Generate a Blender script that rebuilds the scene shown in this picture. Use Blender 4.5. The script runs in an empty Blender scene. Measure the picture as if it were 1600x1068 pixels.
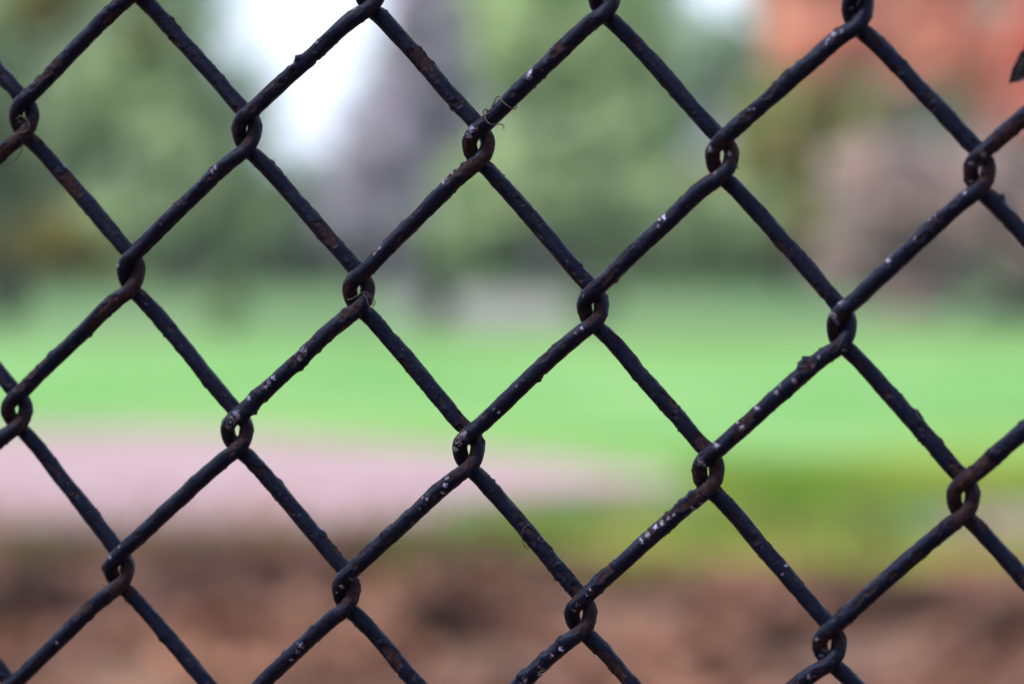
import bpy, bmesh, math, random
import numpy as np
from mathutils import Vector, Matrix, noise
random.seed(7); RNG = np.random.default_rng(7)
S = bpy.context.scene; COL = S.collection

# ------------------------------------------------------------------ camera
W, H, FMM, SENS = 1600, 1068, 70.0, 23.5
FPX = FMM / SENS * W
CAM_H = 1.5
PITCH = (534 - 380) / FPX                      # looking slightly down
cd = bpy.data.cameras.new("camera"); cam = bpy.data.objects.new("camera", cd); COL.objects.link(cam)
cd.sensor_width = SENS; cd.lens = FMM; cd.clip_start = 0.05; cd.clip_end = 3000
cam.location = (0, 0, CAM_H); cam.rotation_euler = (math.pi / 2 - PITCH, 0, 0)
S.camera = cam
DIST = 0.8808
cd.dof.use_dof = True; cd.dof.focus_distance = DIST; cd.dof.aperture_fstop = 4.2
CM = Matrix.Translation((0, 0, CAM_H)) @ Matrix.Rotation(math.pi / 2 - PITCH, 4, 'X')

# ------------------------------------------------------------------ light
SUN_EL, SUN_AZ = math.radians(50), math.radians(-105)      # azimuth from +Y (ahead), towards -X = high on the left
wd = bpy.data.worlds.new("World"); S.world = wd; wd.use_nodes = True
nt = wd.node_tree; nt.nodes.clear()
o_ = nt.nodes.new('ShaderNodeOutputWorld'); bg = nt.nodes.new('ShaderNodeBackground')
sky = nt.nodes.new('ShaderNodeTexSky'); sky.sky_type = 'NISHITA'; sky.sun_disc = False
sky.sun_elevation = SUN_EL; sky.sun_rotation = SUN_AZ; sky.air_density = 1.0; sky.dust_density = 3.0
tc = nt.nodes.new('ShaderNodeTexCoord'); nz = nt.nodes.new('ShaderNodeTexNoise')
nz.inputs['Scale'].default_value = 3.0; nz.inputs['Detail'].default_value = 5
mp = nt.nodes.new('ShaderNodeMapRange'); mp.inputs[1].default_value = .25; mp.inputs[2].default_value = .6
mp.inputs[3].default_value = .45; mp.inputs[4].default_value = .9
mx = nt.nodes.new('ShaderNodeMix'); mx.data_type = 'RGBA'
mx.inputs[7].default_value = (6.6, 7.4, 9.2, 1)          # bright thin cloud
nt.links.new(tc.outputs['Generated'], nz.inputs['Vector']); nt.links.new(nz.outputs['Fac'], mp.inputs[0])
nt.links.new(mp.outputs[0], mx.inputs[0]); nt.links.new(sky.outputs[0], mx.inputs[6])
nt.links.new(mx.outputs[2], bg.inputs[0]); nt.links.new(bg.outputs[0], o_.inputs[0])
bg.inputs[1].default_value = 0.11
sl = bpy.data.lights.new("sun", 'SUN'); sun = bpy.data.objects.new("sun", sl); COL.objects.link(sun)
sl.energy = 3.0; sl.angle = math.radians(12); sl.color = (1.0, .95, .9)
sd = Vector((math.sin(SUN_AZ) * math.cos(SUN_EL), math.cos(SUN_AZ) * math.cos(SUN_EL), math.sin(SUN_EL)))
sun.rotation_euler = sd.to_track_quat('Z', 'Y').to_euler()
S.view_settings.view_transform = 'Standard'; S.view_settings.look = 'None'
S.view_settings.exposure = 1.0; S.view_settings.gamma = 1
S.render.engine = 'CYCLES'

# ------------------------------------------------------------------ helpers
def ray(px, py):
    v = Vector(((px - W / 2) / FPX, -(py - H / 2) / FPX, -1.0))
    return (CM.to_3x3() @ v)
def at(px, py, Y):
    d = ray(px, py); t = Y / d.y
    return Vector((0, 0, CAM_H)) + d * t
def gnd(px, py, z=0.0):
    d = ray(px, py); t = (z - CAM_H) / d.z
    return Vector((0, 0, CAM_H)) + d * t
def tag(o, label=None, cat=None, group=None, kind=None):
    if label: o['label'] = label
    if cat: o['category'] = cat
    if group: o['group'] = group
    if kind: o['kind'] = kind
    return o
def link(name, me, mat, parent=None, smooth=False):
    o = bpy.data.objects.new(name, me); COL.objects.link(o)
    if mat: me.materials.append(mat)
    if parent: o.parent = parent
    if smooth: me.polygons.foreach_set('use_smooth', [True] * len(me.polygons))
    return o
def empty(name, loc=(0, 0, 0)):
    o = bpy.data.objects.new(name, None); COL.objects.link(o); o.location = loc; o.empty_display_size = .1
    return o
def mesh_np(name, V, F, tone=None):
    me = bpy.data.meshes.new(name)
    V = np.asarray(V, np.float32); F = np.asarray(F, np.int32); k = F.shape[1]
    me.vertices.add(len(V)); me.vertices.foreach_set('co', V.ravel())
    me.loops.add(F.size); me.loops.foreach_set('vertex_index', F.ravel())
    me.polygons.add(len(F)); me.polygons.foreach_set('loop_start', np.arange(0, F.size, k, dtype=np.int32))
    me.update(calc_edges=True)
    if tone is not None:
        a = me.attributes.new('tone', 'FLOAT', 'FACE'); a.data.foreach_set('value', np.asarray(tone, np.float32))
    return me
def mat(name):
    m = bpy.data.materials.new(name); m.use_nodes = True
    n = m.node_tree; p = n.nodes['Principled BSDF']
    return m, n, p
def N(n, t, **kw):
    x = n.nodes.new(t)
    for k, v in kw.items(): setattr(x, k, v)
    return x
def ramp(n, fac, stops, interp='LINEAR'):
    r = N(n, 'ShaderNodeValToRGB'); r.color_ramp.interpolation = interp
    e = r.color_ramp.elements
    while len(e) < len(stops): e.new(.5)
    for i, (p_, c) in enumerate(stops):
        e[i].position = p_; e[i].color = (*c, 1)
    n.links.new(fac, r.inputs[0]); return r.outputs[0]
def noise_tex(n, scale, detail=4, rough=.55, vec=None):
    t = N(n, 'ShaderNodeTexNoise'); t.inputs['Scale'].default_value = scale
    t.inputs['Detail'].default_value = detail; t.inputs['Roughness'].default_value = rough
    if vec is None:
        c = N(n, 'ShaderNodeTexCoord'); vec = c.outputs['Object']
    n.links.new(vec, t.inputs['Vector']); return t.outputs['Fac']
def mixc(n, f, a, b):
    m = N(n, 'ShaderNodeMix', data_type='RGBA')
    for s, v in ((0, f), (6, a), (7, b)):
        if isinstance(v, (tuple, float, int)): m.inputs[s].default_value = (*v, 1) if isinstance(v, tuple) else v
        else: n.links.new(v, m.inputs[s])
    return m.outputs[2]
def math_(n, op, a, b=None, clamp=False):
    m = N(n, 'ShaderNodeMath', operation=op, use_clamp=clamp)
    for i, v in enumerate((a, b)):
        if v is None: continue
        if isinstance(v, (float, int)): m.inputs[i].default_value = v
        else: n.links.new(v, m.inputs[i])
    return m.outputs[0]
def attr(n, name):
    a = N(n, 'ShaderNodeAttribute'); a.attribute_name = name; return a.outputs['Fac']

def ground_mat(name, stops, scale, fine=None, rough=.9, bump=.3):
    m, n, p = mat(name)
    f = noise_tex(n, scale, 6, .6)
    c = ramp(n, f, stops)
    if fine:
        g = noise_tex(n, fine[0], 4, .7)
        c = mixc(n, ramp(n, g, [(.45, (0, 0, 0)), (.62, (1, 1, 1))]), c, fine[1])
        b = N(n, 'ShaderNodeBump'); b.inputs['Strength'].default_value = bump; b.inputs['Distance'].default_value = .03
        n.links.new(g, b.inputs['Height']); n.links.new(b.outputs[0], p.inputs['Normal'])
    n.links.new(c, p.inputs['Base Color']); p.inputs['Roughness'].default_value = rough
    p.inputs['Specular IOR Level'].default_value = .2
    return m
def leaf_mat(name, c0, c1, c2, trans=.35):
    m, n, p = mat(name)
    c = ramp(n, attr(n, 'tone'), [(0, c0), (.5, c1), (1, c2)])
    n.links.new(c, p.inputs['Base Color']); p.inputs['Roughness'].default_value = .7
    p.inputs['Specular IOR Level'].default_value = .3
    t = N(n, 'ShaderNodeBsdfTranslucent'); n.links.new(c, t.inputs[0])
    mx = N(n, 'ShaderNodeMixShader'); mx.inputs[0].default_value = trans
    n.links.new(p.outputs[0], mx.inputs[1]); n.links.new(t.outputs[0], mx.inputs[2])
    n.links.new(mx.outputs[0], n.nodes['Material Output'].inputs[0])
    return m
def bark_mat(name, a, b):
    m, n, p = mat(name)
    n.links.new(ramp(n, noise_tex(n, 6, 6, .7), [(.35, a), (.65, b)]), p.inputs['Base Color'])
    p.inputs['Roughness'].default_value = .9
    return m

# ------------------------------------------------------------------ ground
def sheet(name, pts, z, m, label=None):
    bm = bmesh.new()
    vs = [bm.verts.new((p.x, p.y, z)) for p in pts]
    f = bm.faces.new(vs); f.normal_update()
    if f.normal.z < 0: f.normal_flip()
    bmesh.ops.triangulate(bm, faces=[f])
    me = bpy.data.meshes.new(name); bm.to_mesh(me); bm.free()
    o = link(name, me, m); o['kind'] = 'structure'
    return o
def smooth_poly(pts, jit=.0, n=6):
    out = []; L = len(pts)
    for i in range(L):
        p0, p1, p2, p3 = (pts[(i + k - 1) % L] for k in range(4))
        for j in range(n):
            t = j / n
            q = 0.5 * ((2 * p1) + (p2 - p0) * t + (2 * p0 - 5 * p1 + 4 * p2 - p3) * t * t + (3 * p1 - p0 - 3 * p2 + p3) * t ** 3)
            q = q + Vector((random.uniform(-jit, jit), random.uniform(-jit, jit), 0)); out.append(q)
    return out
G = lambda l: [gnd(x, y) for x, y in l]
m_rough = ground_mat('rough_grass_ground', [(.38, (.035, .095, .028)), (.48, (.07, .165, .048)), (.60, (.12, .165, .07))], .2, (9, (.07, .12, .045)))
m_green = ground_mat('mown_turf', [(.35, (.068, .19, .034)), (.5, (.100, .238, .055)), (.65, (.158, .29, .095))], .25)
m_fringe = ground_mat('fringe_turf', [(.3, (.10, .21, .034)), (.7, (.15, .28, .052))], .4, (8, (.13, .22, .040)))
m_sand = ground_mat('bunker_sand', [(.3, (.21, .14, .14)), (.5, (.285, .195, .215)), (.68, (.325, .23, .26))], 1.1, (25, (.25, .17, .165)))
m_litter = ground_mat('leaf_litter_soil', [(.3, (.08, .040, .028)), (.45, (.14, .072, .045)), (.6, (.18, .094, .058)), (.75, (.23, .12, .055))], 1.3, (14, (.07, .038, .026)))
big = 900
sheet('ground', [Vector((-big, -20, 0)), Vector((big, -20, 0)), Vector((big, 1400, 0)), Vector((-big, 1400, 0))], 0, m_rough)
# mown surround, the putting green, bunkers and litter, each a sheet a few mm up
sheet('fairway', smooth_poly([Vector((-40, 34, 0)), Vector((-14, 31, 0)), *G([(0, 700), (500, 720), (900, 760), (1300, 740), (1620, 745)]), Vector((14, 22, 0)), Vector((45, 30, 0)), Vector((50, 48, 0)), Vector((0, 47, 0)), Vector((-45, 47, 0)), Vector((-40, 34, 0))][2:]), .004, m_fringe)
sheet('putting_green', smooth_poly([Vector((-24, 36, 0)), *G([(-150, 655), (250, 652), (600, 664), (900, 690), (1150, 712), (1330, 698), (1500, 668), (1750, 660)]), Vector((22, 34, 0)), Vector((20, 44, 0)), *G([(1600, 548), (1000, 548), (500, 540), (0, 535)]), Vector((-22, 46, 0))]), .008, m_green)
sheet('sand_bunker', smooth_poly([Vector((-6.5, 21, 0)), *G([(-200, 690), (0, 672), (300, 674), (560, 692), (820, 714), (960, 733), (1070, 752), (940, 766), (800, 776), (700, 796), (620, 832), (300, 842), (0, 842), (-200, 850)]), Vector((-6, 16.5, 0))]), .012, m_sand)
sheet('sand_patch', smooth_poly(G([(1460, 815), (1560, 800), (1760, 800), (1780, 850), (1600, 858), (1490, 845)])), .012, ground_mat('pale_dirt', [(.3, (.18, .13, .11)), (.7, (.22, .165, .145))], 1.5))
sheet('distant_bunker', smooth_poly(G([(600, 480), (680, 462), (780, 458), (880, 466), (930, 490), (860, 506), (740, 508), (640, 500)])), .012, ground_mat('distant_sand', [(.3, (.13, .13, .115)), (.7, (.18, .165, .16))], .3))
sheet('leaf_litter_ground', [Vector((-14, -6, 0)), Vector((-14, 14.5, 0))] + smooth_poly(G([(-250, 842), (0, 850), (300, 852), (560, 858), (800, 885), (1000, 890), (1250, 880), (1450, 872), (1700, 876), (1800, 880)]), .0)[:-6] + [Vector((14, 14, 0)), Vector((14, -6, 0))], .016, m_litter)

# fallen leaves: curled quads, one stuff object; grass blades likewise
def scatter(name, xy, size, z, m, label, cat, upright=False, hgt=.1):
    n = len(xy); x, y = xy[:, 0], xy[:, 1]
    a = RNG.uniform(0, 2 * np.pi, n); s = size * RNG.uniform(.5, 1.4, n)
    if upright:
        dx, dy = np.cos(a) * s, np.sin(a) * s; h = hgt * RNG.uniform(.5, 1.4, n)
        lx, ly = RNG.normal(0, .4, n) * h, RNG.normal(0, .4, n) * h
        V = np.stack([np.stack([x - dx, y - dy, 0 * x + z], 1), np.stack([x + dx, y + dy, 0 * x + z], 1), np.stack([x + lx, y + ly, z + h], 1)], 1).reshape(-1, 3)
        F = np.arange(3 * n).reshape(n, 3)
    else:
        u = np.stack([np.cos(a), np.sin(a), RNG.normal(0, .45, n)], 1); v = np.stack([-np.sin(a), np.cos(a), RNG.normal(0, .45, n)], 1)
        c = np.stack([x, y, z + s * RNG.uniform(.3, 1.3, n)], 1); s3 = s[:, None]
        up = np.array([0, 0, 1.])
        P = [c - u * s3, c - u * s3 * .1 + v * s3 * .6 + up * s3 * .35, c + u * s3, c + u * s3 * .1 - v * s3 * .6 + up * s3 * .35]
        V = np.stack(P, 1).reshape(-1, 3); F = np.arange(4 * n).reshape(n, 4)
    dr = np.array([noise.noise(Vector((q[0] * 1.7, q[1] * .9, 6.6))) + .5 * noise.noise(Vector((q[0] * 4, q[1] * 2.2, 1.6))) for q in xy])
    o = link(name, mesh_np(name, V, F, np.clip(.45 + .95 * dr + RNG.normal(0, .2, n), 0, 1)), m)
    return tag(o, label, cat, kind='stuff')
def rect(n, x0, x1, y0, y1): return np.stack([RNG.uniform(x0, x1, n), RNG.uniform(y0, y1, n)], 1)
m_fleaf = leaf_mat('fallen_leaf', (.06, .027, .019), (.175, .080, .053), (.30, .145, .088), .15)
# patchy density so that lighter drifts and bare dark soil alternate
P = rect(60000, -5, 5.5, 7.5, 14.6); k = np.array([noise.noise(Vector((p[0] * 1.3, p[1] * 1.1, 3.1))) for p in P])
lim = 14.6 - 1.2 * np.clip((P[:, 0] + .2) / 1.2, 0, 1)
scatter('fallen_leaves', P[(k > -.05) & (P[:, 1] < lim)], .045, .02, m_fleaf, 'brown and tan fallen leaves lying thick over the near ground', 'leaves')
P = rect(1500, -5, 6, 14.2, 17.5)
scatter('stray_leaves', P, .04, .02, m_fleaf, 'stray brown leaves on the grass between the leaf litter and the green', 'leaves')
P = rect(52000, -.6, 6.5, 12.9, 20.5); k = np.array([noise.noise(Vector((p[0] * .9, p[1] * .6, 9.1))) for p in P])
# keep the blades off the sand
P = P[(k > -.25) & ~((P[:, 0] < 1.1) & (P[:, 1] > 16.6)) & ~((P[:, 0] > 2.05) & (P[:, 1] > 15.0) & (P[:, 1] < 17.2))]
m_blade = leaf_mat('grass_blade', (.15, .26, .028), (.23, .34, .042), (.36, .35, .06), .4)
scatter('rough_grass', P, .008, .004, m_blade, 'yellowish green rough grass growing between bunker and fallen leaves', 'grass', True, .09)
P = rect(9000, -5, 0, 14.3, 15.2)
scatter('bunker_edge_grass', P, .008, .004, leaf_mat('dry_grass_blade', (.10, .10, .025), (.15, .125, .05), (.15, .10, .05), .3), 'thin dry grass along the near edge of the sand', 'grass', True, .12)

# ------------------------------------------------------------------ vegetation
def blob_leaves(c, r, n, size, shell=.45):
    d = RNG.normal(size=(n, 3)); d /= np.linalg.norm(d, axis=1)[:, None]
    rad = RNG.uniform(shell, 1, n) ** .8
    nv = np.array([noise.noise(Vector(q) * 2.3 + Vector(c)) for q in d])
    p = np.array(c) + d * (rad * (1 + .45 * nv))[:, None] * np.array(r)
    # knock out noisy pockets: gaps
    kk = np.array([noise.noise(Vector(q) * (1.6 / max(r))) for q in p]); p = p[kk > -.36]
    n = len(p); a = RNG.normal(size=(n, 3)); a /= np.linalg.norm(a, axis=1)[:, None]
    b = np.cross(a, RNG.normal(size=(n, 3))); b /= np.linalg.norm(b, axis=1)[:, None]
    s = (size * RNG.uniform(.6, 1.4, n))[:, None]
    V = np.stack([p - a * s, p + b * s * .55, p + a * s, p - b * s * .55], 1).reshape(-1, 3)
    big_ = np.array([noise.noise(Vector(q) * (2.2 / max(r))) for q in p])
    return V, np.clip(.5 + 1.5 * big_ + RNG.normal(0, .15, n), 0, 1)
def limb(bm, p0, p1, r0, r1, seg=8):
    d = (p1 - p0); q = d.to_track_quat('Z', 'Y'); R = []
    K = 4
    for i in range(K + 1):
        t = i / K; c = p0 + d * t + (Vector((random.uniform(-1, 1), random.uniform(-1, 1), 0)) * (r0 * .5 if 0 < i < K else 0))
        r = r0 + (r1 - r0) * t
        R.append([bm.verts.new(c + q @ Vector((math.cos(a) * r, math.sin(a) * r, 0))) for a in [k * 2 * math.pi / seg for k in range(seg)]])
    for i in range(K):
        for k in range(seg): bm.faces.new((R[i][k], R[i][(k + 1) % seg], R[i + 1][(k + 1) % seg], R[i + 1][k]))
    bm.faces.new(R[-1])
def plant(name, label, cat, px, dist, blobs, lm, bm_mat, n=2600, size=.28, trunk=.3, group=None, trunkname='trunk'):
    """blobs: (px, py, rx_px, ry_px, depth offset m)"""
    base = at(px, 500, dist); base.z = 0
    root = empty(name, base); tag(root, label, cat, group)
    Vs, Ts = [], []
    A = sum(b[2] * b[3] for b in blobs); bm = bmesh.new(); cents = []
    for (bx, by, rx, ry, dz) in blobs:
        c = at(bx, by, dist + dz) - base; sc = dist / FPX
        r = (rx * sc, min(rx, ry) * sc * .9, ry * sc)
        V, t = blob_leaves(c, r, max(60, int(n * 1.8 * rx * ry / A)), size); Vs.append(V); Ts.append(t); cents.append(c)
    top = max(c.z for c in cents); mid = Vector((0, 0, max(.35, top * .75)))
    limb(bm, Vector((0, 0, 0)), mid, trunk, trunk * .45)
    for c in cents:
        st = Vector((0, 0, min(mid.z * .95, max(.2, c.z * .6))))
        if (c - st).length > .3: limb(bm, st, c, trunk * .35, trunk * .1, 6)
    me = bpy.data.meshes.new(trunkname); bm.to_mesh(me); bm.free(); link(trunkname, me, bm_mat, root, True)
    V = np.concatenate(Vs); link('crown', mesh_np('crown', V, np.arange(len(V)).reshape(-1, 4), np.concatenate(Ts)), lm, root)
    return root
bk_dark = bark_mat('dark_bark', (.05, .045, .05), (.10, .09, .09)); bk_grey = bark_mat('grey_bark', (.16, .13, .15), (.24, .21, .24))
L_dark = leaf_mat('evergreen_leaf', (.13, .21, .10), (.27, .38, .19), (.40, .50, .26), .5)
L_mid = leaf_mat('mid_green_leaf', (.22, .32, .16), (.40, .52, .28), (.56, .66, .38), .5)
L_pale = leaf_mat('pale_green_leaf', (.32, .44, .20), (.56, .70, .36), (.72, .82, .50), .5)
L_mauve = leaf_mat('mauve_grey_twig', (.26, .24, .27), (.48, .43, .50), (.64, .58, .66), .45)
L_oran = leaf_mat('orange_leaf', (.62, .31, .19), (.95, .48, .36), (.97, .62, .48), .5)
L_red = leaf_mat('red_leaf', (.60, .16, .12), (.80, .25, .19), (.84, .38, .27), .45)
L_yel = leaf_mat('yellow_olive_leaf', (.13, .13, .03), (.24, .22, .05), (.32, .27, .06))
L_ygr = leaf_mat('yellow_green_leaf', (.18, .27, .07), (.42, .46, .18), (.58, .48, .20), .45)
L_brn = leaf_mat('brown_mauve_leaf', (.22, .17, .16), (.46, .37, .36), (.62, .45, .38), .45)
L_blk = leaf_mat('dark_grey_leaf', (.02, .02, .03), (.045, .045, .055), (.07, .06, .07))
L_far = leaf_mat('far_wood_leaf', (.18, .27, .15), (.32, .44, .27), (.46, .56, .40), .5)
L_weed = leaf_mat('withered_leaf', (.030, .016, .013), (.06, .032, .024), (.09, .05, .035), .1)

# far wood: one continuous belt behind everything, low enough to leave the sky gaps
Vs, Ts = [], []
for i in range(44):
    px = -1000 + i * 80
    top = 290 if 350 < px < 585 else (95 if 1010 < px < 1215 else -170)
    if px in (360, 600): top = 200
    top += random.uniform(-20, 20); y = 430
    while y > top:
        if random.random() < .07: y -= 78; continue
        V, t = blob_leaves(at(px + random.uniform(-15, 15), y - 40, 160 + random.uniform(-6, 6)), (2.5, 2.5, 2.5), 330, .42, .3); Vs.append(V); Ts.append(t); y -= 78
for px, y, nn_ in ((352, 40, 80), (362, 120, 90), (385, 190, 100), (425, 275, 110), (480, 310, 110), (545, 270, 110), (575, 170, 90), (595, 90, 80), (1040, 90, 110), (1110, 118, 120), (1180, 90, 110), (1060, 40, 50), (1075, 175, 150), (1040, 200, 150)):
    V, t = blob_leaves(at(px, y, 158), (1.9, 2, 1.9), nn_, .3, .2); Vs.append(V); Ts.append(t)
V = np.concatenate(Vs); o = link('distant_woods', mesh_np('distant_woods', V, np.arange(len(V)).reshape(-1, 4), np.concatenate(Ts)), L_far)
tag(o, 'blurred grey green belt of far woodland closing the background below the sky gap', 'woods', kind='stuff')
# hedge band at the foot of the trees
V_, T_ = [], []
root = empty('hedge', at(500, 440, 112)); root.location.z = 0
tag(root, 'long low dark green grey hedge along the far edge of the grass', 'hedge')
for i in range(30):
    px = -500 + i * 62
    V, t = blob_leaves(at(px, 414 + random.uniform(-6, 6), 112) - root.location, (1.05, .7, 1.0 if px < 560 or px > 840 else .75), 430, .18); V_.append(V); T_.append(t)
V = np.concatenate(V_); link('foliage', mesh_np('foliage', V, np.arange(len(V)).reshape(-1, 4), np.concatenate(T_)), leaf_mat('hedge_leaf', (.015, .025, .02), (.035, .055, .045), (.07, .09, .075)), root)
for i in range(30):
    bm = bmesh.new()
    p = at(-500 + i * 62, 440, 112) - root.location; p.z = 0; limb(bm, p, p + Vector((0, 0, .5)), .06, .03, 5)
    me = bpy.data.meshes.new('stem'); bm.to_mesh(me); bm.free(); link('stem', me, bk_dark, root)

gt = 'blurred trees across the far side of the grass'
plant('evergreen_tree', 'dark green tall tree at the left edge with an olive patch high up', 'tree', 20, 104,
      [(-60, 60, 110, 120, 0), (60, 200, 120, 110, 0), (-20, 330, 110, 90, 1), (80, -110, 120, 120, 0), (-150, 250, 120, 150, 0)], L_dark, bk_dark, 4200, .3, .45, gt)
plant('olive_tree', 'olive brown leaved tree high at the upper left, nearer than the evergreens', 'tree', 95, 92,
      [(70, 10, 55, 55, 0), (120, -60, 60, 60, 0), (215, 60, 34, 36, 1)], L_yel, bk_dark, 1000, .26, .16, gt)
plant('broadleaf_tree', 'mid green tree immediately left of the white sky gap', 'tree', 290, 98,
      [(250, 80, 85, 110, 0), (300, 240, 95, 95, 0), (220, 350, 110, 70, 0), (385, 330, 75, 70, 0), (325, 200, 60, 70, 0), (230, -80, 90, 100, 0), (140, 160, 80, 90, 2)], L_mid, bk_dark, 4600, .28, .35, gt)
plant('yellow_bush', 'yellow olive autumn bush low at the left in front of the evergreens', 'bush', 85, 88,
      [(90, 375, 60, 48, 0), (30, 400, 40, 34, 0), (150, 405, 45, 28, 0)], L_yel, bk_dark, 900, .22, .1, None)
plant('mauve_tree', 'mauve grey nearly bare tree at the right side of the white sky gap', 'tree', 625, 95,
      [(660, 60, 72, 120, 0), (610, 215, 90, 95, 0), (590, 320, 95, 70, 0), (670, -90, 70, 110, 0), (700, 180, 60, 70, 1)], L_mauve, bk_grey, 4200, .2, .75, gt)
plant('pale_broadleaf_tree', 'pale green tree in the middle between the mauve tree and small sky patch', 'tree', 840, 102,
      [(800, 60, 110, 100, 0), (930, 90, 100, 110, 0), (1000, 60, 60, 100, 0), (1010, 200, 60, 80, 0), (720, 10, 60, 100, 0), (760, 250, 95, 90, 0), (880, -80, 120, 110, 0), (980, 300, 90, 80, 0)], L_pale, bk_grey, 4600, .3, .4, gt)
plant('grey_green_tree', 'grey green low spreading tree under the pale green one at centre', 'tree', 900, 94,
      [(870, 290, 110, 80, 0), (1000, 370, 110, 52, 0), (730, 370, 90, 50, 0), (1130, 350, 80, 60, 0), (940, 210, 60, 50, 0)], L_mid, bk_dark, 4200, .26, .3, gt)
plant('yellow_green_tree', 'yellow green tree below the orange maple, right of the small sky patch', 'tree', 1240, 96,
      [(1190, 180, 50, 50, 0), (1120, 300, 60, 50, 0), (1230, 235, 85, 75, 0), (1340, 195, 80, 50, 0), (1200, 340, 90, 70, 0), (1270, 140, 60, 45, 0), (1520, 110, 48, 60, 3)], L_ygr, bk_dark, 2600, .26, .25, gt)
plant('orange_maple', 'large salmon orange autumn maple filling the upper right corner', 'maple', 1420, 92,
      [(1290, 50, 95, 80, 0), (1440, 60, 110, 90, 0), (1400, -80, 160, 90, 0), (1580, 170, 70, 60, 0), (1250, -60, 90, 80, 0)], L_oran, bk_grey, 4200, .26, .35, gt)
plant('red_maple', 'deeper red maple cut by the right edge beside the orange one', 'maple', 1640, 90,
      [(1620, 60, 60, 60, 0), (1690, 150, 90, 90, 0), (1660, -50, 90, 80, 0)], L_red, bk_grey, 1900, .24, .25, gt)
plant('brownish_tree', 'brown mauve bushy tree at the right below the maples', 'tree', 1470, 86,
      [(1400, 310, 110, 90, 0), (1530, 330, 100, 85, 0), (1350, 410, 90, 55, 0), (1500, 425, 110, 55, 0), (1640, 380, 100, 90, 0), (1560, 240, 60, 50, 2), (1350, 270, 60, 60, 2)], L_brn, bk_grey, 4200, .24, .3, gt)
plant('dark_shrub', 'dark grey shrub standing low at the right edge beyond the green', 'shrub', 1580, 60,
      [(1580, 492, 62, 26, 0), (1650, 480, 60, 36, 0)], L_blk, bk_dark, 1200, .1, .05, None, 'stem')
plant('grey_shrub', 'mauve grey shrub left of the dark one beyond the green', 'shrub', 1440, 64,
      [(1440, 485, 70, 26, 0), (1380, 495, 40, 18, 0)], L_brn, bk_grey, 900, .1, .05, None, 'stem')
# slim young trees standing on the far grass: dark vertical smudges in the photo
for (px, dist, w, h, lm, lab) in ((352, 52, 30, 46, L_dark, 'dark narrow young tree on the far grass below the white sky gap'),
                                   (12, 54, 28, 50, L_blk, 'dark narrow young tree on the far grass at the left edge'),
                                   (683, 55, 20, 34, L_blk, 'small grey young tree beside the distant pale bunker'),
                                   (925, 58, 36, 32, L_dark, 'dark round young tree on the far grass at centre')):
    by = 380 + FPX * CAM_H / dist
    plant('young_tree', lab, 'young tree', px, dist, [(px, by - h * .8, w, h * .6, 0), (px, by - h * 1.5, w * .8, h * .5, 0)], lm, bk_dark, 700, .10, .05, 'young trees on the far grass')
# withered weeds in the litter
for (px, py, w, h, lab) in ((45, 950, 100, 85, 'broad dark withered weed clump at the lower left'),
                             (690, 975, 62, 52, 'dark withered weed clump below the middle of the picture'),
                             (1200, 1000, 50, 34, 'small dark withered weed clump left of the right-hand clump'),
                             (1570, 985, 80, 48, 'wide dark withered weed clump at the lower right')):
    g = gnd(px, py + h * .7)
    plant('weed_clump', lab, 'weeds', px, g.y, [(px, py, w, h, 0), (px + w * .6, py + h * .3, w * .6, h * .5, 0), (px - w * .6, py + h * .35, w * .6, h * .5, .1)], L_weed, bk_dark, 500, .03, .008, 'withered weed clumps in the leaf litter', 'stem')

# ------------------------------------------------------------------ haze
bm = bmesh.new(); bmesh.ops.create_cube(bm, size=1)
for v in bm.verts: v.co = Vector((v.co.x * 2100, 680 + v.co.y * 1520, 13 + v.co.z * 28))
me = bpy.data.meshes.new('haze'); bm.to_mesh(me); bm.free()
m = bpy.data.materials.new('haze'); m.use_nodes = True; n = m.node_tree; n.nodes.clear()
pv = n.nodes.new('ShaderNodeVolumePrincipled'); pv.inputs['Density'].default_value = .00025; pv.inputs['Color'].default_value = (.93, .93, 1, 1); pv.inputs['Anisotropy'].default_value = .1
n.links.new(pv.outputs[0], n.nodes.new('ShaderNodeOutputMaterial').inputs['Volume'])
o = link('haze', me, m); tag(o, 'faint pale haze lifting the far trees', 'haze', kind='stuff')

# ------------------------------------------------------------------ chain link fence
rv = np.array([-0.1015, 0.3059, -0.0558]); tv = Vector((-0.0121, -0.0104, 0.8808)); PV = .0443; PU = .036
FR = Matrix.Rotation(float(np.linalg.norm(rv)), 3, Vector(rv))
def f2w(u, v, w):
    """fence plane (u right, v up, w towards the camera) -> world"""
    # solved in a frame with z forward; mirrored into Blender's camera frame (z backward)
    P = FR @ Vector((u, v, 0)) + tv
    nrm = FR @ Vector((0, 0, 1))
    P = P - nrm * w
    return CM @ Vector((P.x, P.y, -P.z))
FN = FR @ Vector((0, 0, 1))
def px2uv(px, py):
    d = Vector(((px - W / 2) / FPX, -(py - H / 2) / FPX, 1.0)); t = FN.dot(tv) / FN.dot(d)
    q = FR.transposed() @ (d * t - tv); return q.x, q.y
MEAS = {(0,0):(37,188),(2,0):(386,209),(4,0):(748,230),(6,0):(1127,248),(8,0):(1531,270),
(1,1):(205,430),(3,1):(561,459),(5,1):(927,483),(7,1):(1315,513),
(0,2):(26,646),(2,2):(371,678),(4,2):(731,706),(6,2):(1107,739),(8,2):(1505,779),
(1,3):(186,894),(3,3):(541,926),(5,3):(907,963),(7,3):(1295,1009),
(1,-1):(212,-32),(3,-1):(578,-12),(5,-1):(944,-2),(7,-1):(1339,14),(2,4):(358,1140),(4,4):(718,1180)}
rnd = random.Random(3)
nodes = {}
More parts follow.
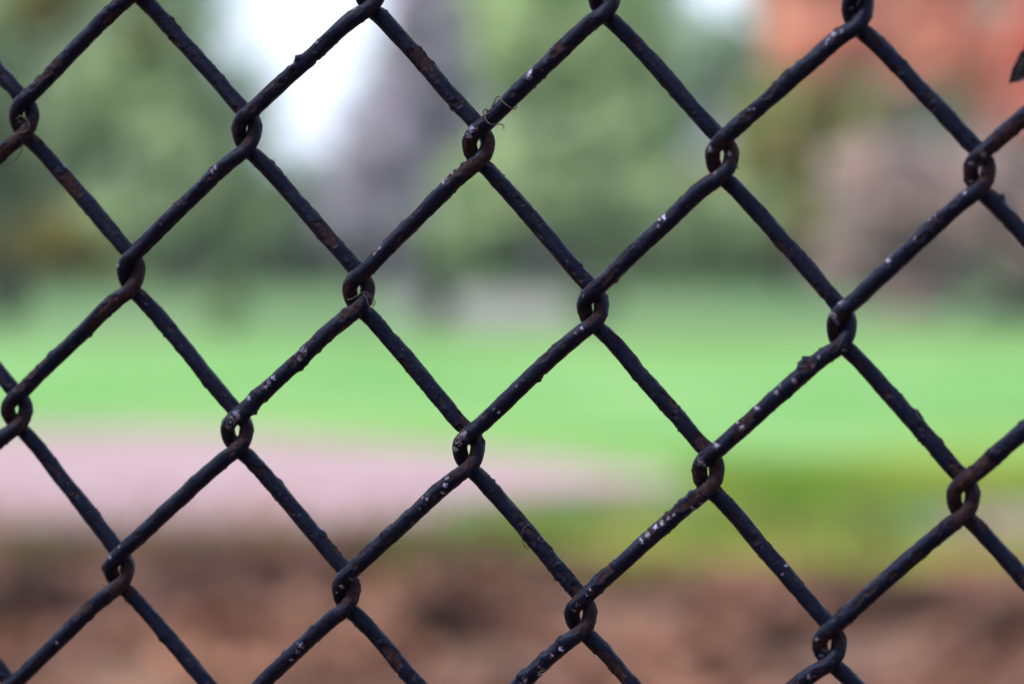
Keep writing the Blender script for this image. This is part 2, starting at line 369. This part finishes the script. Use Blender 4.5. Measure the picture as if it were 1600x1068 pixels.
def node(c, r):
    if (c, r) not in nodes:
        if (c, r) in MEAS: nodes[(c, r)] = px2uv(*MEAS[(c, r)])
        else: nodes[(c, r)] = ((c - 4) * PU + rnd.uniform(-.0008, .0008), -(r - 1.5) * PV + rnd.uniform(-.0008, .0008))
    return nodes[(c, r)]
def lean(r): return 0.0

HOLE = {(1,1):-.0004,(3,3):-.0004,(8,0):-.0002,(1,3):0,(0,0):-.0001,(7,-1):-.0003,(2,2):.0003,(6,0):.0001,(4,0):.0001,(7,1):-.0005,(3,1):.0001,(8,2):0}
LUMPS = [(474,90,1.3,1.0),(466,104,1.2,.8),(266,28,1.8,.7),(276,40,1.5,.6),(1430,645,1.5,1.3),(1436,656,1.4,1.0),(1264,562,1.2,1.2),(1254,570,1.3,1.0),(1244,578,1.3,.6),
 (648,76,1.0,.6),(655,86,1.0,.5),(670,98,.9,.6),(640,547,1.3,.9),(651,556,1.0,.9),(704,168,1.2,.7),(712,176,1.0,.6),(800,182,1.2,.7),(793,190,1,.7),(775,205,1.2,.8),(425,250,1.4,.6),(436,265,1.3,.5),
 (398,608,1.6,.8),(392,645,1.2,.9),(402,642,1.2,.8),(484,570,1.4,.8),(476,575,1.2,.7),(84,548,1.2,.6),(330,696,1.4,.7),(302,742,1.6,.7),(1563,310,1.5,.6),(1360,215,1.3,.5),(1235,112,1.6,.6),(1228,122,1.4,.5),
 (935,898,1.3,.7),(942,888,1.2,.6),(1000,825,1.4,.6),(818,1052,1.4,.9),(824,1045,1.2,.7),(855,1022,1.3,.7),(880,995,1.3,.7),(866,905,1.2,.6),(1082,764,1.3,.7),(1068,778,1.3,.6),(165,885,1.5,.8),(150,965,1.3,.6),(505,500,.9,.9),
 (543,484,1.3,.8),(533,486,1.0,.9),(860,100,1.2,.6),(888,80,1.2,.5),(620,110,1.1,.4),(1480,690,1.5,.5),(1466,690,1.3,.5),(1552,705,1.2,.6),(1018,575,1.3,.5),(848,592,1.0,1.0),(1120,610,1.4,.4),(240,455,1.2,.5),(605,830,1.2,.5),
 (250,1000,1.5,.5),(498,832,1.4,.5),(612,823,1.3,.5),(1255,360,1.3,.4),(1490,890,1.4,.4),(1540,845,1.3,.5),(45,690,1.4,.5),(300,880,1.2,.4),(990,545,1.2,.5),(1180,895,1.3,.4)]
RUST = [(653,88,2.2),(661,97,2.0),(505,362,2.0),(513,375,1.8),(105,283,2.2),(116,297,2.0),(1172,180,1.8),(738,262,1.8),(722,268,1.6),(705,280,1.5),(596,386,1.3),(548,488,1.8),(562,480,1.4),(1092,775,1.7),(1080,786,1.4),
 (1052,802,1.3),(1040,812,1.3),(1022,826,1.3),(958,885,1.4),(945,898,1.2),(610,1022,2.0),(617,1032,1.8),(940,1030,2.6),(962,1052,2.6),(726,663,2.0),(720,672,1.6),(1505,752,3.2),(1520,740,2.6),(1540,722,2.2),(1490,780,3),(1520,790,2.4),(1500,800,2.5),
 (1585,205,2.6),(1568,220,2.6),(1550,238,2.2),(1540,262,3.0),(222,425,2.6),(215,448,2.6),(190,470,2.4),(170,488,2.2),(155,505,1.8),(1095,690,2.0),(548,455,2.0),(580,440,2.0),(98,98,1.5),(88,112,1.4),(75,120,1.2),(190,18,1.6),(178,30,1.4),
 (50,205,2.6),(35,212,2.4),(765,235,2.6),(760,250,2.4),(735,235,2.0),(1130,235,2.4),(1120,260,2.2),(1145,240,2),(935,490,2.2),(915,490,2.0),(1120,735,2.6),(1115,752,2.4),(1095,745,2.2),(385,675,2.4),(740,715,2.4),(200,895,2.4),(195,915,2.2),(555,930,2.2),
 (915,975,2.2),(925,955,2.4),(1285,1005,2.0),(1310,1000,1.6),(880,75,1.2),(872,85,1.1),(1270,570,1.5),(1440,862,1.2),(1400,895,1.0),(1425,880,1.0),(1350,920,.9),(1500,815,2),(130,955,1.4),(145,945,1.3),(20,640,2),(40,655,2.2),(75,560,1.6),(60,580,1.6),(45,598,1.6),
 (860,555,1.1),(900,925,1.5),(1510,275,1.8),(1545,290,1.8),(395,210,1.8),(374,200,1.5),(10,240,1.8),(20,232,1.8),(1320,490,1.4),(1310,520,1.8),(480,552,1.6),(470,560,1.4),(1172,655,1.6),(1160,668,1.4),(640,0,1)]
SPOT = [(1308,55,1.0),(1321,50,.7),(1300,62,.6),(1297,68,.5),(704,755,.9),(698,765,.7),(707,743,.7),(668,775,.7),(676,776,.7),(664,790,.5),(1247,593,.9),(347,262,1.1),(342,268,.8),(228,476,.6),(438,588,1.0),(430,596,.9),(425,602,.9),(483,545,1.3),(476,556,1.2),  # places of painted glints, with a few real pale paint patches
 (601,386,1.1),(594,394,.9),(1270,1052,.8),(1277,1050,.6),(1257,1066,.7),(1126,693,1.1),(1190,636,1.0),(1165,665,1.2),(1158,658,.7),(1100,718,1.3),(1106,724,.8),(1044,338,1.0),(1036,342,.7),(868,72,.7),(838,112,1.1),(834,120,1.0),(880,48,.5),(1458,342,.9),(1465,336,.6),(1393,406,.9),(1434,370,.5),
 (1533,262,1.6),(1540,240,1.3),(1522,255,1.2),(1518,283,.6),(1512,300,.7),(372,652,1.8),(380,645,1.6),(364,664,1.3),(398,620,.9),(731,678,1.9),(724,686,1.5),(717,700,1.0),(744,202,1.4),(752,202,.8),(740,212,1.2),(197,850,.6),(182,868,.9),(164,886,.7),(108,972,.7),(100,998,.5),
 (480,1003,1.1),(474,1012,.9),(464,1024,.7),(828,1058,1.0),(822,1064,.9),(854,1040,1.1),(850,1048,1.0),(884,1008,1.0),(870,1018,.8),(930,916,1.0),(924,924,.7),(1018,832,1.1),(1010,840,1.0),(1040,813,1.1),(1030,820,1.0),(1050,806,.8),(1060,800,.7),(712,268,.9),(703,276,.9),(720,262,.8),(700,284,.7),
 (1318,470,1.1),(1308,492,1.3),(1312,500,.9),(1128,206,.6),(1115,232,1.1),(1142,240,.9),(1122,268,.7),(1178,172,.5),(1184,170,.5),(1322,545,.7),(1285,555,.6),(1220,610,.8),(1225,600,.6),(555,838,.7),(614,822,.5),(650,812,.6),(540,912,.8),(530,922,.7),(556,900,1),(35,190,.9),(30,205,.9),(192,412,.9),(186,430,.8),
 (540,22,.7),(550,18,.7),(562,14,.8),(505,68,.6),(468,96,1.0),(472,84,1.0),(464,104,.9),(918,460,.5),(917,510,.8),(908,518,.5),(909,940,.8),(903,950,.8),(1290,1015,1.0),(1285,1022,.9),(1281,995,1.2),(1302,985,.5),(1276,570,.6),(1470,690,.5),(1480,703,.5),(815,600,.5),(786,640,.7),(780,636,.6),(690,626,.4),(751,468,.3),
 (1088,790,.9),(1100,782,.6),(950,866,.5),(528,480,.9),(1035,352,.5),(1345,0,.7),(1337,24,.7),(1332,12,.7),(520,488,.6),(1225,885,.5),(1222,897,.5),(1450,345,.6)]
def uvlist(L):
    A = np.array([(*px2uv(a[0], a[1]), a[2] * .001, (a[3] * .001 if len(a) > 3 else 0)) for a in L]); return A
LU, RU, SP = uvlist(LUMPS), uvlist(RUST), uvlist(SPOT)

def wire_path(k, r0, r1, step):
    """control points of the wire between knuckle columns k (left bends) and k+1 (right bends)"""
    hv, lat, dep = .0052, .00250, .00245
    P = []
    rr = r0
    for r in range(r0, r1 + 1):
        if (k + r) % 2 == 0: c, left = k, True
        else: c, left = k + 1, False
        u, v = node(c, r); q = 1 if left else -1
        rn = random.Random(c * 131 + r * 17)
        j = rn.uniform(-.0002, .0002); lat = .0025 + HOLE.get((c, r), random.Random(c * 7 + r).uniform(-.00025, .0002)); hv = .0052 + random.Random(c + 9 * r).uniform(-.0003, .0003)
        P.append((u + j - q * .0002, v + hv * .92, q * dep * 1.0))
        P.append((u + j - q * lat * .86, v + hv * .42, q * dep * .52))
        P.append((u + j - q * lat, v, 0))
        P.append((u + j - q * lat * .86, v - hv * .42, -q * dep * .52))
        P.append((u + j - q * .0002, v - hv * .92, -q * dep * 1.0))
        if r < r1:
            c2, r2 = (k + 1 if left else k), r + 1
            u2, v2 = node(c2, r2)
            a = Vector((u, v - hv * .92)); b = Vector((u2, v2 + hv * .92)); d = b - a
            nn = Vector((-d.y, d.x)).normalized()
            sg = 1 if nn.y > 0 else -1
            for t, bow in ((.07, .0003), (.18, .0005), (.42, .00035), (.7, .0001), (.92, -.0001)):
                m = a + d * t + nn * (rn.uniform(-.00013, .00013) * (1 if .1 < t < .8 else .3) + bow * sg)
                P.append((m.x, m.y, -q * dep * (1.08 - .3 * (t == .45)) + rn.uniform(-.00015, .00015)))
    P = np.array(P)
    # centripetal-ish Catmull-Rom, then even resampling
    out = []
    for i in range(1, len(P) - 2):
        p0, p1, p2, p3 = P[i - 1], P[i], P[i + 1], P[i + 2]
        t0 = 0; t1 = t0 + np.linalg.norm(p1 - p0) ** .5; t2 = t1 + np.linalg.norm(p2 - p1) ** .5; t3 = t2 + np.linalg.norm(p3 - p2) ** .5
        for t in np.linspace(t1, t2, 24, endpoint=False):
            A1 = (t1 - t) / (t1 - t0) * p0 + (t - t0) / (t1 - t0) * p1; A2 = (t2 - t) / (t2 - t1) * p1 + (t - t1) / (t2 - t1) * p2
            A3 = (t3 - t) / (t3 - t2) * p2 + (t - t2) / (t3 - t2) * p3
            B1 = (t2 - t) / (t2 - t0) * A1 + (t - t0) / (t2 - t0) * A2; B2 = (t3 - t) / (t3 - t1) * A2 + (t - t1) / (t3 - t1) * A3
            out.append((t2 - t) / (t2 - t1) * B1 + (t - t1) / (t2 - t1) * B2)
    C = np.array(out); s = np.r_[0, np.cumsum(np.linalg.norm(np.diff(C, axis=0), axis=1))]
    ss = np.arange(0, s[-1], step)
    return np.stack([np.interp(ss, s, C[:, i]) for i in range(3)], 1)
FRn = np.array(FR); TVn = np.array(tv); CMn = np.array(CM)
def uvw_to_world(A):
    P = np.c_[A[:, 0], A[:, 1], -A[:, 2]] @ FRn.T + TVn
    P[:, 2] *= -1
    return P @ CMn[:3, :3].T + CMn[:3, 3]
def smooth01(x): x = np.clip(x, 0, 1); return x * x * (3 - 2 * x)
def make_wire(k, parent, m, fine):
    r0, r1 = (-2, 5) if fine else (-9, 14)
    step, seg = (.00036, 30) if fine else (.0016, 10)
    C = wire_path(k, r0 - (0 if fine else 0), r1, step)
    n = len(C)
    T = np.gradient(C, axis=0); T /= np.linalg.norm(T, axis=1)[:, None]
    Z = np.array([0, 0, 1.]); B = np.cross(T, Z); B /= np.linalg.norm(B, axis=1)[:, None]; Nn = np.cross(B, T)
    th = np.linspace(0, 2 * np.pi, seg, endpoint=False)
    D = np.cos(th)[None, :, None] * B[:, None, :] + np.sin(th)[None, :, None] * Nn[:, None, :]     # n,seg,3
    # distance to nearest knuckle along the wire (rubbed, less paint)
    nd = np.array([nodes[q] for q in nodes if q[0] in (k, k + 1)])
    dk = np.min(np.linalg.norm(C[:, None, :2] - nd[None], axis=2), axis=1)
    kn = smooth01(1 - (dk - .0035) / .004)
    R = np.full((n, seg), .00205)
    sarr = np.arange(n) * step
    peel = np.zeros((n, seg)); glint_spot = np.zeros((n, seg)); paint = np.zeros((n, seg))
    if fine:
        nv = noise.noise; V3 = Vector
        w = np.zeros((n, seg)); g = np.zeros((n, seg)); f2 = np.zeros((n, seg)); pk = np.zeros((n, seg))
        ct, st = np.cos(th), np.sin(th); sd_ = k * 7.3
        for i in range(n):
            s = sarr[i]
            low = nv(V3((s * 70, sd_, 0)))
            for j in range(seg):
                x, y = ct[j], st[j]
                w[i, j] = nv(V3((s * 110, x * .9 + sd_, y * .9)))
                g[i, j] = nv(V3((s * 330, x * 1.6 + sd_, y * 1.6 + 5)))
                f2[i, j] = nv(V3((s * 1100, x * 3.2 + sd_, y * 3.2 + 9)))
                pk[i, j] = nv(V3((s * 160, x * 1.3 + sd_, y * 1.3 + 20))) + .6 * nv(V3((s * 520, x * 3 + sd_, y * 3 + 30)))
            R[i] += .00004 * low
        P0 = C[:, None, :] + D * R[:, :, None]
        front = smooth01((D[:, :, 2] + .25) / .3)
        rust = np.zeros((n, seg)); lump = np.zeros((n, seg)); sp = np.zeros((n, seg))
        m0 = C.min(0) - .01; m1 = C.max(0) + .01
        sel = lambda L: [e for e in L if m0[0] < e[0] < m1[0] and m0[1] < e[1] < m1[1]]
        for e in sel(RU):
            ex, ey = P0[:, :, 0] - e[0], P0[:, :, 1] - e[1]; al = ex * T[:, None, 0] + ey * T[:, None, 1]; ac = ex * T[:, None, 1] - ey * T[:, None, 0]
            dd = np.hypot(al / 1.7, ac * 1.15); rust = np.maximum(rust, (1.25 - dd / e[2]) * front)
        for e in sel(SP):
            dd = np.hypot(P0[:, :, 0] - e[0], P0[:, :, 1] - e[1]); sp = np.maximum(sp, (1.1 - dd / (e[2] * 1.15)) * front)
        for e in sel(LU):
            dd = np.hypot(P0[:, :, 0] - e[0], P0[:, :, 1] - e[1]); lump += e[3] * np.exp(-(dd / e[2]) ** 2 * 1.6) * (D[:, :, 2] > -.75)
        pf = np.maximum(rust + .75 * pk, pk * 1.1 + .38 * kn[:, None] - .67 + .25 * noise.noise(Vector((k * 3.1, 1, 1))))
        peel = smooth01((pf - .30) / .16)
        upf = .5 + .5 * np.clip(D[:, :, 1] + .3 * D[:, :, 2], -1, 1)
        paint = (.00034 + .00024 * np.clip(w + .1, -.4, 1) * (.45 + upf) + .00013 * g + .00006 * f2) * (1 - .55 * kn[:, None])
        R += paint * (1 - peel) + peel * (.00003 * f2 + .00002 * g) + lump * .85 * (.75 + .9 * g) * (1 - .6 * peel)
        # raised lips of loose paint around peeled patches
        R += .00034 * smooth01(1 - np.abs(pf - .26) / .06) * (.35 + 1.3 * g)
        glint_spot = np.clip(sp, 0, 1)
        R += .00005 * glint_spot
    else:
        R += .00025
    P = (C[:, None, :] + D * R[:, :, None]).reshape(-1, 3)
    Wd = uvw_to_world(P)
    i = np.arange(n - 1)[:, None] * seg; j = np.arange(seg)[None, :]; j2 = (j + 1) % seg
    F = np.stack([i + j, i + j2, i + seg + j2, i + seg + j], 2).reshape(-1, 4)
    me = mesh_np('wire', Wd - np.array(parent.location), F)
    for nm, arr in (('peel', peel), ('glint_spot', glint_spot)):
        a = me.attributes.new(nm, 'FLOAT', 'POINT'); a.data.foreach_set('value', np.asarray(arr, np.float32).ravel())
    a = me.attributes.new('knuckle', 'FLOAT', 'POINT'); a.data.foreach_set('value', np.repeat(kn, seg).astype(np.float32))
    return link('wire', me, m, parent, True)

# wire material: thick black paint, rust where it has peeled, pale paint patches and glints put into the colour
m_wire, n, p = mat('painted_wire')
tcx = N(n, 'ShaderNodeTexCoord').outputs['Object']
nf = noise_tex(n, 900, 5, .65, tcx); nm_ = noise_tex(n, 260, 4, .6, tcx); nl = noise_tex(n, 60, 3, .5, tcx)
paintc = ramp(n, nf, [(.3, (.0008, .0009, .0026)), (.55, (.0020, .0024, .0074)), (.75, (.0050, .0058, .0160))])
rustc = ramp(n, nf, [(.25, (.004, .0018, .002)), (.45, (.008, .0038, .0036)), (.62, (.024, .0098, .0070)), (.8, (.075, .034, .021))])
pe = attr(n, 'peel'); sp_ = attr(n, 'glint_spot'); kn_ = attr(n, 'knuckle')
rustw = math_(n, 'MULTIPLY', kn_, .55)
stain = ramp(n, nm_, [(.50, (0, 0, 0)), (.64, (1, 1, 1))])
base = mixc(n, math_(n, 'MULTIPLY', stain, rustw), paintc, (.011, .0055, .0048))
base = mixc(n, pe, base, rustc)
nx = noise_tex(n, 1900, 3, .6, tcx)
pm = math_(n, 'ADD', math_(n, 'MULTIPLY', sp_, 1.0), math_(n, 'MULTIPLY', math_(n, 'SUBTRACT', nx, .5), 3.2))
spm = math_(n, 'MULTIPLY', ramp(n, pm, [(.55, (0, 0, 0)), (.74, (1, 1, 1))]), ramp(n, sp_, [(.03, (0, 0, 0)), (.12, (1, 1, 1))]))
glint_spotc = ramp(n, nm_, [(.38, (.11, .10, .15)), (.50, (.05, .034, .031)), (.62, (.26, .25, .37))])  # glint highlights coloured in, along with pale paint flecks
base = mixc(n, spm, base, glint_spotc)
vo = N(n, 'ShaderNodeTexVoronoi'); vo.inputs['Scale'].default_value = 420; n.links.new(tcx, vo.inputs['Vector'])
vm = math_(n, 'LESS_THAN', vo.outputs['Distance'], .13)
vr = N(n, 'ShaderNodeSeparateColor'); n.links.new(vo.outputs['Color'], vr.inputs[0])
vm = math_(n, 'MULTIPLY', vm, math_(n, 'GREATER_THAN', vr.outputs[0], .9))
base = mixc(n, math_(n, 'MULTIPLY', vm, .8), base, (.05, .032, .045))
n.links.new(base, p.inputs['Base Color'])
rg = ramp(n, nm_, [(.35, (.30, .30, .30)), (.65, (.55, .55, .55))])
rg = mixc(n, pe, rg, (.75, .75, .75))
n.links.new(mixc(n, spm, rg, (.2, .2, .2)), p.inputs['Roughness'])
n.links.new(math_(n, 'ADD', .13, math_(n, 'MULTIPLY', spm, .5)), p.inputs['Specular IOR Level']); p.inputs['Specular Tint'].default_value = (.50, .58, 1, 1)
b = N(n, 'ShaderNodeBump'); b.inputs['Strength'].default_value = .7; b.inputs['Distance'].default_value = .00028
n.links.new(math_(n, 'ADD', math_(n, 'ADD', nf, nx), nm_), b.inputs['Height']); n.links.new(b.outputs[0], p.inputs['Normal'])

froot = empty('chain_link_fence', f2w(0, -.5, 0))
tag(froot, 'black painted chain link fence with rusting chipped diamond mesh, sharp in front of everything', 'fence')
for k in range(-9, 18):
    for r in range(-10, 16):
        if (k + r) % 2 == 0: node(k, r)
for k in range(-8, 16):
    make_wire(k, froot, m_wire, False) if not (-1 <= k <= 8) else make_wire(k, froot, m_wire, True)

# ------------------------------------------------------------------ dried tendrils and a dead leaf on the wire
def fp(px, py, w):
    d = Vector(((px - W / 2) / FPX, -(py - H / 2) / FPX, 1.0)); t = FN.dot(tv) / FN.dot(d)
    q = d * t * (1 - w * .001 / (DIST * FN.z))
    return CM @ Vector((q.x, q.y, -q.z))
def tube(name, chains, r, m, label, cat):
    Vv, Ff = [], []; org = fp(*chains[0][0])
    for ch in chains:
        P = [fp(*c) - org for c in ch]; P = [P[0]] + P + [P[-1]]; C = []
        for i in range(1, len(P) - 2):
            p0, p1, p2, p3 = P[i - 1:i + 3]
            for j in range(8):
                t = j / 8; C.append(.5 * ((2 * p1) + (p2 - p0) * t + (2 * p0 - 5 * p1 + 4 * p2 - p3) * t * t + (3 * p1 - p0 - 3 * p2 + p3) * t ** 3))
        C.append(P[-1]); b0 = len(Vv); sg = 7
        for i, c in enumerate(C):
            tn = (C[min(i + 1, len(C) - 1)] - C[max(i - 1, 0)]).normalized(); q = tn.to_track_quat('Z', 'Y')
            rr = r * (1.15 - .6 * i / len(C)) * (1 + .25 * noise.noise(c * 900))
            for k in range(sg): Vv.append(c + q @ Vector((math.cos(k * 2 * math.pi / sg) * rr, math.sin(k * 2 * math.pi / sg) * rr, 0)))
        for i in range(len(C) - 1):
            for k in range(sg): Ff.append((b0 + i * sg + k, b0 + i * sg + (k + 1) % sg, b0 + (i + 1) * sg + (k + 1) % sg, b0 + (i + 1) * sg + k))
    o = link(name, mesh_np(name, [tuple(v) for v in Vv], Ff), m, None, True); o.location = org
    return tag(o, label, cat)
m_tdark, n, p = mat('dark_tendril'); n.links.new(ramp(n, noise_tex(n, 500), [(.3, (.004, .003, .004)), (.7, (.014, .008, .007))]), p.inputs['Base Color']); p.inputs['Roughness'].default_value = .7
m_tpale, n, p = mat('pale_tendril'); n.links.new(ramp(n, noise_tex(n, 500), [(.3, (.008, .0045, .004)), (.5, (.022, .012, .010)), (.7, (.055, .032, .026))]), p.inputs['Base Color']); p.inputs['Roughness'].default_value = .7
tube('vine_tendril', [[(765,178,3),(768,170,4.2),(771,162,4.5),(776,152,3.5),(782,151,4.6),(785,158,5.6),(794,166,5.9),(801,170,5.2),(807,168,3.5),(804,160,0)],
                      [(768,174,4.5),(762,178,5.2),(756,178,4.8),(755,173,4.2),(761,171,4.0),(758,180,5.4),(760,188,5.9),(766,194,6.0),(774,195,5.4),(782,194,5.2),(787,197,5.2),(787,202,5.0)]],
     .00025, m_tpale, 'brown vine tendril coiled round the upper middle knuckle, its tip curling free to the right', 'tendril')
z2 = lambda L: [(500 + x / 8.9, 400 + y / 8.9, w) for x, y, w in L]
tube('vine_tendril', [z2([(380,610,4.6),(450,590,5.0),(500,560,5.2),(560,520,5.2),(620,500,4.8),(700,540,5),(745,600,4.8),(768,650,4.2),(750,688,3.6),(720,670,3.6),(726,620,4.4)]),
                      z2([(590,515,4.8),(650,590,5.4),(680,700,5.8),(720,728,5),(712,772,4.2),(682,768,4.6),(668,730,5.2)]),
                      z2([(600,540,5.2),(690,570,5.2),(735,640,4.8),(728,700,4.2),(700,760,3.6)])],
     .00015, m_tdark, 'dark tangled tendril looped round the right side of the knuckle left of centre', 'tendril')
z3 = lambda L: [(800 + x / 4, 801 + y / 4, w) for x, y, w in L]
tube('vine_tendril', [z3([(112,72,-2),(104,74,0),(80,88,1.4),(62,125,1.8),(66,175,1),(84,212,0),(106,230,-1.6)]), z3([(196,180,-1),(172,170,.6),(164,156,0),(180,148,-.6),(192,164,-1),(186,182,-1.6)])],
     .00015, m_tdark, 'thin dark tendril ringing a falling wire low in the middle, over the grass edge', 'tendril')
tube('vine_tendril', [[(27,186,5.2),(32,181,5.6),(42,187,5.8),(46,197,5.8),(40,205,5.8),(28,208,5.8),(21,215,5.4),(25,224,4.8)], [(34,222,4.5),(33,238,3.5),(20,254,2.5),(4,259,1.5)]],
     .00016, m_tpale, 'pale spiral tendril on the knuckle at the upper left edge', 'tendril')
tube('vine_tendril', [[(1150,232,1),(1153,248,.5),(1152,257,0),(1154,266,-.4)]], .00022, m_tdark, 'short dark spike of dried tendril on the knuckle below the small sky patch', 'tendril')
z8 = lambda L: [(130 + x / 8.9, 830 + y / 8.9, w) for x, y, w in L]
tube('vine_tendril', [z8([(240,715,2.5),(290,738,4),(340,740,5.2),(400,705,5.6),(480,650,5.6),(525,600,5),(515,570,4)])], .00015, m_tpale, 'fine pale tendril across the knuckle at the lower left', 'tendril')
# crumpled dead leaf, its tip hanging into the frame at the right
def dead_leaf():
    A, B_ = Vector((1706, 30)), Vector((1577, 131)); d = B_ - A; nn = Vector((-d.y, d.x)).normalized()
    Vv, Ff = [], []; NU, NV = 40, 14; org = fp(A.x, A.y, 1)
    for layer in (0, 1):
        for i in range(NU + 1):
            t = i / NU; wd_ = 34 * math.sin(math.pi * min(1, (t * .93 + .05))) ** .8 * (1 + .25 * noise.noise(Vector((t * 9, 1, 4))))
            wd_ *= 1 + .22 * noise.noise(Vector((t * 45, 3, 1)))
            if t > .93: wd_ = max(1.0, wd_ * ((1 - t) / .07) ** .6)
            for j in range(NV + 1):
                v = j / NV * 2 - 1; c = A + d * t + nn * (v * wd_ * .8 + 8 * math.sin(t * 3))
                w = 2 + 7 * abs(v) ** 1.5 + 2.2 * noise.noise(Vector((t * 7, v * 2.2, 2))) + .8 * noise.noise(Vector((t * 24, v * 7, 8))) - layer * .35
                Vv.append(tuple(fp(c.x, c.y, w) - org))
    st = (NU + 1) * (NV + 1)
    q = lambda i, j, l: l * st + i * (NV + 1) + j
    for i in range(NU):
        for j in range(NV):
            Ff.append((q(i, j, 0), q(i, j + 1, 0), q(i + 1, j + 1, 0), q(i + 1, j, 0))); Ff.append((q(i, j, 1), q(i + 1, j, 1), q(i + 1, j + 1, 1), q(i, j + 1, 1)))
        for j in (0, NV): Ff.append((q(i, j, 0), q(i + 1, j, 0), q(i + 1, j, 1), q(i, j, 1)))
    m, n, p = mat('dead_leaf'); n.links.new(ramp(n, noise_tex(n, 260, 6, .7), [(.35, (.010, .008, .008)), (.5, (.045, .036, .037)), (.62, (.16, .14, .145))]), p.inputs['Base Color']); p.inputs['Roughness'].default_value = .85
    o = link('dead_leaf', mesh_np('dead_leaf', Vv, Ff), m, None, True); o.location = org
    tag(o, 'crumpled grey brown dead leaf on the fence, its tip showing at the right edge', 'leaf')
dead_leaf()
